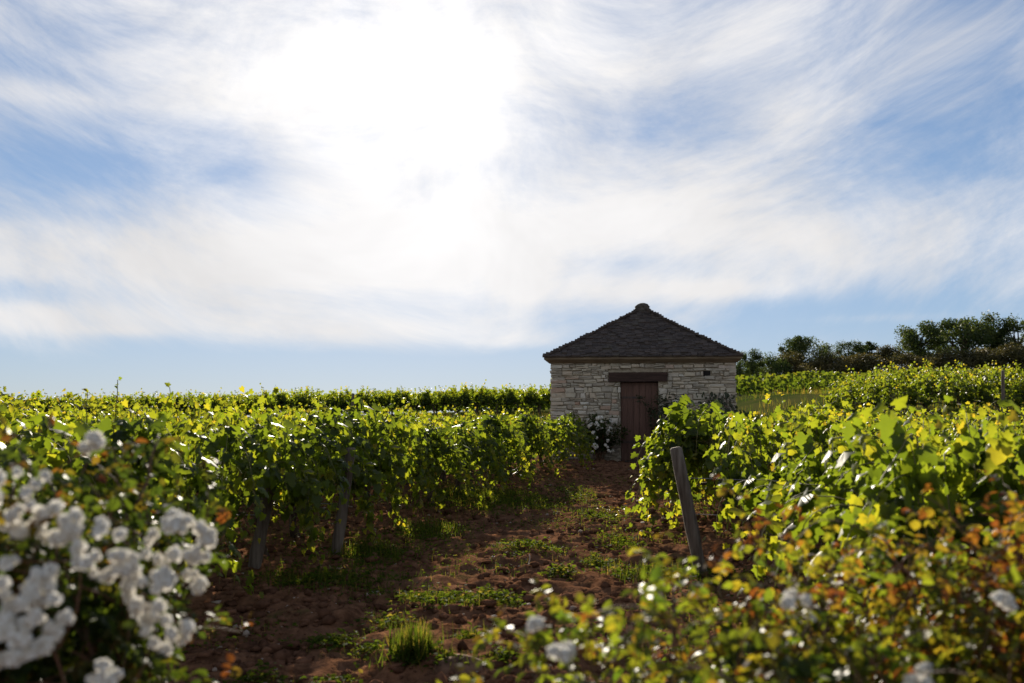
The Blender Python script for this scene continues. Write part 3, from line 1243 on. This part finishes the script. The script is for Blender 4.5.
def gen_rose(seed, rad, height, n_canes, leaf=.032, tip_red=.3, tint0=.25, flat=1.0, twig=3, low=.12):
    """arching canes with compound leaves; returns leaf and cane meshes and cane tips"""
    rng = np.random.default_rng(seed)
    P, tip, nor, size, tint = [], [], [], [], []
    canes = MB()
    tips = []

    def spray(p, d, L, step, r0, level):
        d = nrm(np.array(d, float)); p = np.array(p, float)
        n = max(int(L / step), 3)
        path = [p.copy()]
        for i in range(n):
            t = i / n
            horiz = np.array([p[0], p[1], 0])
            d = nrm(d + rng.normal(0, .11, 3) + np.array([0, 0, -.035 * t]))
            if p[2] > height:
                d[2] -= .25
                d = nrm(d)
            if np.linalg.norm(horiz) > rad:
                d = nrm(d - horiz * .25)
            p = p + d * step
            path.append(p.copy())
            if p[2] > low and (level > 0 or t > .25):
                ax = nrm(np.cross(d, rng.normal(0, 1, 3)) + np.array([0, 0, .25]))
                up = nrm(np.array([0, 0, 1]) + rng.normal(0, .5, 3))
                sd = nrm(np.cross(ax, up))
                red = t ** 2 if level else .3 * t
                base_t = tint0 + tip_red * red + rng.normal(0, .14)
                s0 = leaf * rng.uniform(.75, 1.2) * (1 - .35 * t)
                for (aa, bb) in ((1.5, 0), (.9, 1), (.9, -1), (.35, 1), (.35, -1)):
                    P.append(p + ax * s0 * (aa + .4))
                    tip.append(nrm(ax * (1 if bb == 0 else .45) + sd * bb * .9 + np.array([0, 0, -.2]) + rng.normal(0, .2, 3)))
                    nor.append(nrm(up + rng.normal(0, .3, 3)))
                    size.append(s0 * (1.15 if bb == 0 else 1))
                    tint.append(np.clip(base_t + rng.normal(0, .06), 0, 1))
            if level == 0 and t > .35 and rng.random() < .1 * twig:
                spray(p, d + nrm(rng.normal(0, 1, 3)) * .8, L * rng.uniform(.2, .42), step, r0 * .6, 1)
        canes.tube(path, np.linspace(r0, r0 * .35, len(path)), 5, cap=False)
        tips.append((path[-1], d))
    for i in range(n_canes):
        q = rng.uniform(0, 2 * PI)
        lean = rng.uniform(.05, .62)
        spray((rng.normal(0, .05), rng.normal(0, .05), 0), (math.cos(q) * lean, math.sin(q) * lean * flat, 1), height * rng.uniform(.75, 1.12) / math.cos(lean * .7), .045, .006, 0)
    lm = leaves_mesh('foliage', [scatter(ROSE, np.array(P), np.array(tip), np.array(nor), np.array(size), np.array(tint), rng, (.4, 1.3))])
    return lm, canes.mesh('stems', True), tips, np.array(P)


def set_dir(o, d, rng):
    from mathutils import Vector
    q = Vector(tuple(map(float, d))).to_track_quat('Z', 'Y')
    o.rotation_mode = 'QUATERNION'
    from mathutils import Quaternion
    o.rotation_quaternion = q @ Quaternion((0, 0, 1), rng.uniform(0, 6.28))


def blossoms(root, spots, rng, scale=(0.8, 1.15), limit=100, rest_name='blossom'):
    """spots: (local position, facing). The first 100 are parts of their own, the rest one part"""
    proto = {}
    for n, (p, d) in enumerate(spots[:limit]):
        k = int(rng.integers(4))
        if k not in proto:
            o = obj('blossom', BLOSSOM[k], M['petal'], root)
            proto[k] = o
        else:
            o = proto[k].copy()
            COL.objects.link(o)
            o.parent = root
        o.location = tuple(map(float, p))
        o.scale = (float(rng.uniform(*scale)),) * 3
        set_dir(o, d, rng)
    rest = spots[limit:]
    if rest:
        V, F, k = [], [], 0
        src = [np.array([v.co for v in b.vertices]) for b in BLOSSOM]
        fs = [np.array([list(p.vertices) for p in b.polygons]) for b in BLOSSOM]
        for p, d in rest:
            j = int(rng.integers(4))
            d = nrm(np.array(d)); a = nrm(np.cross(d, [.3, .2, .9])); b = np.cross(d, a)
            s = rng.uniform(*scale)
            V.append((src[j] * s) @ np.array([a, b, d]) + np.array(p)); F.append(fs[j] + k); k += len(src[j])
        o = obj(rest_name, new_mesh('blossoms', np.concatenate(V), np.concatenate(F)), M['petal'], root)
        o['kind'] = 'stuff'


def build_roses():
    rng = np.random.default_rng(21)
    # --- big white rose at the left
    c = np.array([-1.38, 2.36])
    base = np.array([c[0], c[1], th(*c)])
    root = thing('white_rose_bush', 'large dark rose bush covered in clusters of white blooms at the near left', 'rose bush', base)
    lm, sm, tips, P = gen_rose(50, .40, 1.23, 100, leaf=.036, tip_red=.75, tint0=.18, twig=3)
    obj('foliage', lm, M['rose_leaf'], root)
    obj('stems', sm, M['rose_cane'], root)
    cl = [(20, 500, 1.90, .085, 16), (62, 522, 1.92, .05, 9), (108, 548, 1.90, .075, 14), (182, 542, 2.08, .085, 17), (150, 588, 1.96, .06, 12), (165, 628, 2.02, .06, 10),
          (24, 580, 1.82, .065, 12), (38, 612, 1.80, .065, 12), (18, 640, 1.78, .06, 11), (104, 674, 1.85, .03, 5), (91, 441, 2.1, .025, 4), (195, 580, 2.12, .03, 3),]
    spots = []
    for px, py, Y, r, n in cl:
        q = at(px, py, Y) - base
        for i in range(int(n * 1.7)):
            o = rng.normal(0, 1, 3)
            o[1] = -abs(o[1]) * .8
            o = nrm(o) * r * rng.uniform(.72, .92) * np.array([1, 1, .85])
            o[0] *= .95
            d = nrm(o + np.array([0, -r * .9, r * .5]))
            spots.append((q + o, d))
    order = rng.permutation(len(spots))
    blossoms(root, [spots[i] for i in order], rng, (.25, .45))
    # --- autumn roses at the near right
    data = [
        ((0.45, 2.12), .44, .86, 84, 'low yellow-green rose bush with a few white blooms beside the dirt path', .20, .50, 61,
         [(538, 628, 1.98, .012, 2), (560, 655, 1.95, .02, 4)]),
        ((1.06, 2.42), .48, .96, 96, 'rose bush with yellow and rust red leaves in front of the right vines', .32, .80, 62,
         [(795, 600, 2.0, .022, 5)]),
        ((1.62, 2.35), .52, 1.06, 100, 'rust red rose bush with pale blooms in the near right corner', .42, .85, 63,
         [(1003, 603, 2.05, .015, 3), (920, 676, 1.9, .02, 4)]),
    ]
    for (x, y), rad, h, nc, lab, t0, tr, seed, cl in data:
        base = np.array([x, y, th(x, y)])
        root = thing('autumn_rose_bush', lab, 'rose bush', base, 0, 'rose bushes along the near right')
        lm, sm, tips, P = gen_rose(seed, rad, h, nc, leaf=.034, tip_red=tr, tint0=t0, twig=3)
        obj('foliage', lm, M['autumn_leaf'], root)
        obj('stems', sm, M['rose_cane'], root)
        spots = []
        for px, py, Y, r, n in cl:
            q = at(px, py, Y) - base
            for i in range(n):
                o = nrm(rng.normal(0, 1, 3)) * r
                spots.append((q + o, nrm(o + np.array([0, -r, r]))))
        for p, d in [tips[i] for i in rng.permutation(len(tips))[:4]]:
            if p[2] > h * .75:
                spots.append((p, nrm(d + np.array([0, -.3, .4]))))
        blossoms(root, spots, rng, (.36, .52))
    # --- white rose by the hut door
    base = hut_pt(-0.95, -0.42, 0)
    base[2] = th(base[0], base[1])
    root = thing('small_rose_bush', 'small rose bush with pale blooms against the hut wall beside the door', 'rose bush', base)
    lm, sm, tips, P = gen_rose(70, .36, .92, 34, leaf=.05, tip_red=.3, tint0=.1, twig=2)
    obj('foliage', lm, M['rose_leaf'], root)
    obj('stems', sm, M['rose_cane'], root)
    spots = []
    for i in range(46):
        q = rng.uniform(PI * 1.0, PI * 2.0)
        z = rng.uniform(.15, .98)
        r = .34 * math.sqrt(max(.15, 1 - ((z - .5) / .6) ** 2))
        p = np.array([math.cos(q) * r * rng.uniform(.6, 1.1), math.sin(q) * r, z])
        spots.append((p, nrm(np.array([math.cos(q), math.sin(q), .5]))))
    blossoms(root, spots, rng, (.8, 1.3))


build_roses()


def build_wall_plants():
    rng = np.random.default_rng(31)
    # dark climber on the right of the facade
    base = hut_pt(1.50, -0.06, 0)
    root = thing('climbing_plant', 'dark straggly climber growing up the right end of the hut front', 'climbing plant', base, HUT_RZ)
    st = MB()
    P, tip, nor = [], [], []
    for i in range(9):
        x, z = rng.normal(.1, .12), 0.0
        pts = []
        top = rng.uniform(1.1, 1.95)
        while z < top:
            pts.append((x, -.03 - .02 * rng.random(), z))
            for _ in range(5):
                sp = .16
                P.append((x + rng.normal(0, sp), -.07 - abs(rng.normal(0, .06)), z + rng.normal(0, .05)))
                tip.append((rng.normal(0, .5), -.4, -1 + rng.normal(0, .4)))
                nor.append((rng.normal(0, .4), -1, rng.uniform(0, .8)))
            x += rng.normal(0.005, .045); z += .07
        st.tube(pts, .006, 5, cap=False)
    obj('foliage', leaves_mesh('foliage', [scatter(ROSE, P, tip, nor, rng.uniform(.05, .09, len(P)), rng.uniform(0, 1, len(P)) ** 1.5, rng)]), M['dark_ivy'], root)
    obj('stems', st.mesh('stems', True), M['bark'], root)
    # small dark shrub at the right door jamb
    base = hut_pt(0.55, -0.28, 0)
    base[2] = th(base[0], base[1])
    root = thing('dark_shrub', 'dark thin shrub standing at the right jamb of the hut door', 'shrub', base, HUT_RZ)
    lm, sm, tips, P = gen_rose(81, .20, 1.35, 16, leaf=.055, tip_red=.2, tint0=.2, twig=2)
    obj('foliage', lm, M['dark_ivy'], root)
    obj('stems', sm, M['bark'], root)


build_wall_plants()


# ------------------------------------------------------------------ trees on the hill
def gen_tree(seed, w, h, trunk_h, n_clump, per, leaf, shape='round'):
    rng = np.random.default_rng(seed)
    P, tint = [], []
    tk = MB()
    top = np.array([rng.normal(0, .06) * w, rng.normal(0, .06) * w, h * .8])
    k = np.linspace(0, 1, 7)[:, None]
    path = np.array([[0, 0, -.3]]) * (1 - k) + top * k + rng.normal(0, .02 * w, (7, 3)) * k
    tk.tube(path, np.linspace(.035 * h + .03, .012 * h, 7), 8, rng, .1)
    for i in range(n_clump):
        z = rng.uniform(trunk_h, h) if shape != 'tall' else trunk_h + (h - trunk_h) * rng.beta(1.1, 1.3)
        f = (z - trunk_h) / (h - trunk_h)
        if shape == 'round':
            rr = w / 2 * math.sqrt(max(0.05, 1 - (2 * f - .85) ** 2 / 1.35))
        elif shape == 'tall':
            rr = w / 2 * (1.02 - f) ** .7
        else:
            rr = w / 2 * math.sqrt(max(.05, 1 - f * f))
        q = rng.uniform(0, 2 * PI)
        r = rr * math.sqrt(rng.uniform(.05, 1.1))
        c = np.array([r * math.cos(q), r * math.sin(q), z])
        s = path[min(6, int(1 + 5 * min(z * .7 / h, 1)))]
        tk.tube(np.array([s, (s + c) / 2 + rng.normal(0, .05 * w, 3), c]), (.014 * h, .009 * h, .003 * h), 5, cap=False)
        cs = np.array([1, 1, .75]) * w * rng.uniform(.05, .16)
        P.append(c + nrm(rng.normal(0, 1, (per, 3))) * (rng.random((per, 1)) ** .45) * 1.7 * cs)
        tint.append(np.clip(rng.uniform(.1, .7) + rng.normal(0, .15, per), 0, 1))
    P = np.concatenate(P); tint = np.concatenate(tint)
    P[:, 2] = np.maximum(P[:, 2], .15)
    n = len(P)
    lm = leaves_mesh('crown', [scatter(QUAD, P, rng.normal(0, 1, (n, 3)) + [0, 0, -.4], nrm(rng.normal(0, 1, (n, 3)) + [0, 0, .7]), rng.uniform(.6, 1.3, n) * leaf, tint, rng)])
    return lm, tk.mesh('trunk', True)


def build_trees():
    kinds = {
        'oak': [gen_tree(500 + i, 6, 6, 1.3, 40, 240, .20) for i in range(3)],
        'thin': [gen_tree(520 + i, 3.4, 6, 1.0, 34, 150, .18, 'tall') for i in range(2)],
        'scrub': [gen_tree(540 + i, 5, 3.2, .1, 40, 180, .17, 'dome') for i in range(3)],
    }
    proto = {}
    # kind, variant, px of the middle, py top, depth, width in px, label, material
    L = [
        ('oak', 0, 751, 351, 96, 30, 'small dark tree just clear of the hut roof corner', 'tree_leaf'),
        ('scrub', 0, 772, 356, 112, 44, 'rounded dark bush left of the round tree, second plant from the hut', 'tree_leaf'),
        ('oak', 1, 801, 337, 124, 46, 'round crowned tree standing above scrub, the tallest near the hut', 'tree_leaf'),
        ('thin', 0, 826, 345, 130, 28, 'small ragged tree just right of the round crowned tree', 'tree_leaf'),
        ('oak', 2, 848, 342, 132, 34, 'small upright tree midway along the tree line', 'tree_leaf'),
        ('thin', 1, 868, 340, 134, 34, 'pointed narrow tree midway along the tree line', 'tree_leaf'),
        ('scrub', 1, 890, 347, 130, 36, 'yellowish bush between the pointed tree and the broad dark oak', 'scrub_leaf'),
        ('oak', 0, 920, 324, 128, 60, 'broad dark oak with a lumpy crown left of the tallest trees', 'tree_leaf'),
        ('oak', 1, 964, 319, 132, 76, 'widest dark tree on the hill, its crown wide and open', 'tree_leaf'),
        ('thin', 0, 991, 314, 134, 38, 'tall spiky tree rising above the widest tree', 'tree_leaf'),
        ('oak', 2, 1018, 319, 132, 52, 'dark tree cut by the right edge of the view', 'tree_leaf'),
        ('oak', 0, 1070, 322, 130, 60, 'dark tree beyond the right edge of the view', 'tree_leaf'),
        ('scrub', 2, 794, 354, 114, 58, 'olive scrub bush in front of the round crowned tree', 'scrub_leaf'),
        ('scrub', 0, 826, 355, 118, 60, 'pale olive scrub bush under the small ragged tree', 'scrub_leaf'),
        ('scrub', 1, 858, 355, 120, 60, 'low scrub bush under the pointed narrow tree', 'scrub_leaf'),
        ('scrub', 2, 906, 354, 118, 60, 'brown scrub bush at the foot of the broad dark oak', 'scrub_leaf'),
        ('scrub', 0, 943, 352, 120, 64, 'brown scrub bush between the broad oak and the widest tree', 'scrub_leaf'),
        ('scrub', 1, 977, 350, 120, 64, 'olive scrub bush below the widest tree', 'scrub_leaf'),
        ('scrub', 2, 1010, 345, 118, 66, 'tall brown scrub thicket at the right end of the tree line', 'scrub_leaf'),
        ('scrub', 0, 738, 362, 92, 30, 'dark low bush half hidden behind the hut corner', 'tree_leaf'),
        ('scrub', 1, 1062, 346, 118, 60, 'brown scrub beyond the right edge of the view', 'scrub_leaf'),
    ]
    for kind, v, px, py, Y, wpx, lab, mat in L:
        src = kinds[kind][v]
        t = at(px, py, Y)
        x, y = t[0], t[1]
        z = th(x, y)
        bw, bh = {'oak': (6.6, 6.2), 'thin': (3.6, 6.2), 'scrub': (5.4, 3.5)}[kind]
        sw, sh = wpx / F_PX * Y / bw, (t[2] - z) / bh
        grp = 'scrub bushes below the hill trees' if kind == 'scrub' else 'trees along the hill top'
        name, cat = ('hill_bush', 'bush') if kind == 'scrub' else ('hill_tree', 'tree')
        r = thing(name, lab, cat, (x, y, z), random.Random(px).uniform(0, 6), grp)
        me, tk = src
        if mat != 'tree_leaf' and not (me.materials and me.materials[0] == M[mat]):
            if (kind, v, mat) not in proto:
                proto[(kind, v, mat)] = me.copy()
                proto[(kind, v, mat)].materials.clear()
            me = proto[(kind, v, mat)]
        obj('crown', me, M[mat], r)
        obj('trunk', tk, M['bark'], r)
        r.scale = (sw, sw, sh)


build_trees()


# ------------------------------------------------------------------ ground cover
def ground_z(x, y):
    x = np.asarray(x, float); y = np.asarray(y, float)
    r = fbm(x * 1.1, y * 1.1, 3, 3) - .5
    c = fbm(x * 5.5, y * 5.5, 11, 3, .55) - .5
    d = np.abs(fbm(x * 11, y * 11, 29, 3, .6) - .5)
    near = ss(14, 5, np.abs(x)) * ss(40, 22, y)
    return terrain(x, y) + near * (r * 0.12 + c * 0.13 - d * 0.10 + 0.012)


def blade_template():
    V = np.array([(-.024, 0, 0), (.024, 0, 0), (.02, .5, .08), (-.02, .5, .08), (0, 1, .34)])
    return V, np.array([(0, 1, 2), (0, 2, 3), (3, 2, 4)])


def build_cover():
    rng = np.random.default_rng(88)
    parts = []

    def blades(x, y, h, lean=.45, dry=.12):
        n = len(x)
        z = ground_z(x, y) - .01
        q = rng.uniform(0, 2 * PI, n)
        tip = np.stack([np.cos(q) * lean * rng.uniform(.2, 1.4, n), np.sin(q) * lean * rng.uniform(.2, 1.4, n), np.ones(n)], 1)
        nor = np.stack([-np.cos(q), -np.sin(q), np.full(n, .4)], 1)
        tint = np.clip(rng.normal(.35, .18, n) + (rng.random(n) < dry) * .5, 0, 1)
        parts.append(scatter(blade_template(), np.stack([x, y, z], 1), tip, nor, h * rng.uniform(.5, 1.25, n), tint, rng, (.3, 2)))

    def weeds(x, y, s):
        n = len(x)
        q = rng.uniform(0, 2 * PI, n)
        z = ground_z(x, y) + rng.uniform(0, .05, n)
        tip = np.stack([np.cos(q), np.sin(q), rng.uniform(0, .8, n)], 1)
        nor = np.stack([rng.normal(0, .4, n), rng.normal(0, .4, n), np.ones(n)], 1)
        parts.append(scatter(ROSE, np.stack([x, y, z], 1), tip, nor, s * rng.uniform(.6, 1.3, n), np.clip(rng.normal(.35, .2, n), 0, 1), rng))

    def patch(px, py, wx, dy, n, h, w=0):
        Y = CAM_Z * F_PX / (py - 402)
        X = (px - 512) / F_PX * Y
        n = int(n * 1.8)
        a, b = rng.normal(0, 1, n), rng.normal(0, 1, n)
        x, y = X + a * wx, Y + b * dy
        blades(x, y, h * .8, .9)
        m = int(n * 1.0) if not w else w
        weeds(X + rng.normal(0, 1, m) * wx, Y + rng.normal(0, 1, m) * dy, .034)
    for p in [(442, 600, .17, .16, 420, .085), (498, 597, .10, .12, 200, .07), (415, 664, .055, .06, 260, .20), (530, 553, .16, .20, 300, .08), (640, 574, .14, .15, 320, .11),
              (690, 578, .14, .15, 320, .12), (596, 562, .08, .12, 140, .09), (330, 640, .09, .1, 140, .07), (300, 585, .14, .15, 160, .13), (372, 560, .18, .25, 380, .14),
              (430, 535, .2, .3, 420, .14), (500, 505, .28, .7, 900, .14), (455, 500, .3, .8, 700, .15), (540, 508, .18, .4, 300, .09), (600, 520, .12, .3, 220, .09), (350, 585, .2, .2, 260, .12),
              (618, 545, .1, .2, 180, .09), (575, 500, .15, .5, 220, .09), (470, 640, .06, .05, 60, .10), (390, 620, .1, .1, 90, .08), (560, 575, .08, .08, 110, .06), (505, 668, .05, .05, 70, .07),
              (370, 650, .05, .05, 60, .06), (340, 676, .06, .05, 60, .07), (260, 676, .08, .05, 80, .06), (455, 672, .05, .04, 60, .1)]:
        patch(*p)
    # loose cover, thicker along the feet of the vines
    n = 60000
    y = rng.uniform(4.6, 22, n)
    x = rng.uniform(-1, 1, n) * (.55 * y + .5)
    le = -2.62 + 0.252 * (y - 5.5)
    re = 1.40 + 0.277 * np.clip(y - 10.2, 0, 99)
    mid = np.minimum(np.abs(x - le), np.abs(x - re))
    inrow = (x < le + .25) | (x > re - .2)
    dens = fbm(x * 1.3, y * 1.3, 71, 4)
    keep = dens > np.where(inrow, .50, .525 + .03 * ss(.2, 1.0, mid))
    keep &= rng.random(n) < .75
    keep &= ~((x > .7) & (x < 5.3) & (y > 21.9))
    blades(x[keep], y[keep], .065, 1.0)
    k2 = keep & (rng.random(n) < .8)
    weeds(x[k2] + rng.normal(0, .02, k2.sum()), y[k2], .03)
    # taller dry grass along the bank behind the rows
    n = 22000
    y = rng.uniform(23.5, 47, n)
    x = rng.uniform(-1, 1, n) * (.55 * y + 1)
    keep = (fbm(x * .5, y * .5, 91, 3) > .42) & ~((x > .3) & (x < 5.6) & (y < 27.2))
    z = terrain(x, y)
    blades(x[keep], y[keep], .26, .5, .5)
    o = obj('grass', leaves_mesh('grass', parts), M['grass'])
    tag(o, 'patchy low grass and weeds on the red soil between the vines', kind='stuff')

    # clods and stones lying on the soil
    def pebbles(name, n, smin, smax, mat, label, thr):
        y = 4.6 + 17.5 * rng.random(n) ** 1.4
        x = rng.uniform(-1, 1, n) * (.5 * y + .3)
        k = fbm(x * 2.1, y * 2.1, 101, 3) > thr
        x, y = x[k], y[k]
        n = len(x)
        ico = np.array([(0, 0, -1), (.72, -.53, -.45), (-.28, -.85, -.45), (-.89, 0, -.45), (-.28, .85, -.45), (.72, .53, -.45), (.28, -.85, .45), (-.72, -.53, .45), (-.72, .53, .45), (.28, .85, .45), (.89, 0, .45), (0, 0, 1)])
        IF = np.array([(0, 1, 2), (1, 0, 5), (0, 2, 3), (0, 3, 4), (0, 4, 5), (1, 5, 10), (2, 1, 6), (3, 2, 7), (4, 3, 8), (5, 4, 9), (1, 10, 6), (2, 6, 7), (3, 7, 8), (4, 8, 9), (5, 9, 10), (6, 10, 11), (7, 6, 11), (8, 7, 11), (9, 8, 11), (10, 9, 11)])
        s = smin + (smax - smin) * rng.random(n) ** 3.2
        sc = np.stack([s * rng.uniform(.7, 1.4, n), s * rng.uniform(.7, 1.4, n), s * rng.uniform(.45, .85, n)], 1)
        V = ico[None] * (1 + rng.uniform(-.42, .42, (n, 12, 1))) * sc[:, None]
        q = rng.uniform(0, 2 * PI, n)
        c, s_ = np.cos(q)[:, None], np.sin(q)[:, None]
        V = np.stack([V[..., 0] * c - V[..., 1] * s_, V[..., 0] * s_ + V[..., 1] * c, V[..., 2]], -1)
        V += np.stack([x, y, ground_z(x, y) + sc[:, 2] * .35], 1)[:, None]
        F = (IF[None] + (np.arange(n) * 12)[:, None, None]).reshape(-1, 3)
        o = obj(name, new_mesh(name, V.reshape(-1, 3), F, smoothf=False), mat)
        tag(o, label, kind='stuff')
    pebbles('soil_clods', 22000, .006, .050, M['clod'], 'crumbled reddish clods scattered over the dirt path', .36)
    pebbles('stone_chips', 2600, .006, .030, M['stone_chip'], 'small pale stones scattered over the dirt path', .45)


build_cover()


def build_small_things():
    rng = np.random.default_rng(4)
    # earthy mound near the camera
    Y = CAM_Z * F_PX / (672 - 402)
    X = (462 - 512) / F_PX * Y
    V, F = [], []
    seg, rings = 16, 9
    for i in range(rings):
        ph = PI * i / (rings - 1)
        for k in range(seg):
            q = 2 * PI * k / seg
            r = math.sin(ph)
            n_ = 1 + .22 * (vnoise(np.array([q * 1.2 + 3]), np.array([ph * 2.1]), 5)[0] - .5) + rng.uniform(-.05, .05)
            V.append((.15 * r * math.cos(q) * n_, .12 * r * math.sin(q) * n_, .085 * math.cos(ph) * n_))
    for i in range(rings - 1):
        for k in range(seg):
            k2 = (k + 1) % seg
            F.append((i * seg + k, i * seg + k2, (i + 1) * seg + k2, (i + 1) * seg + k))
    o = obj('rock', new_mesh('rock', np.array(V), F), M['moss_rock'], None, (X, Y, th(X, Y) + .005))
    tag(o, 'rounded brown rock caked in soil beside the nearest grass tuft', 'rock')
    # bleached forked twig on the path
    Y = CAM_Z * F_PX / (566 - 402)
    X = (524 - 512) / F_PX * Y
    z = float(ground_z(X, Y))
    tw = MB()
    tw.tube([(-.10, 0, .012), (-.03, .01, .02), (.035, 0, .03), (.05, .01, .085), (.045, .01, .12)], (.005, .006, .006, .005, .003), 6)
    tw.tube([(.035, 0, .03), (.08, -.02, .04), (.10, -.02, .035)], (.005, .004, .003), 6)
    o = obj('twig', tw.mesh('twig', True), M['twig'], None, (X, Y, z))
    tag(o, 'bleached forked twig lying on the red soil of the path', 'twig')
    # patch of rusty dead leaves
    Y = CAM_Z * F_PX / (515 - 402)
    X = (612 - 512) / F_PX * Y
    n = 110
    x, y = X + rng.normal(0, .13, n), Y + rng.normal(0, .28, n)
    q = rng.uniform(0, 2 * PI, n)
    P = np.stack([x, y, ground_z(x, y) + rng.uniform(0, .03, n)], 1)
    sc = scatter(ROSE, P, np.stack([np.cos(q), np.sin(q), rng.uniform(-.1, .6, n)], 1), nrm(np.stack([rng.normal(0, .5, n), rng.normal(0, .5, n), np.ones(n)], 1)), rng.uniform(.02, .045, n), rng.uniform(.62, .9, n), rng)
    o = obj('fallen_leaves', leaves_mesh('fallen_leaves', [sc]), M['autumn_leaf'])
    tag(o, 'rust coloured dead leaves lying on the path towards the hut', kind='stuff')


build_small_things()
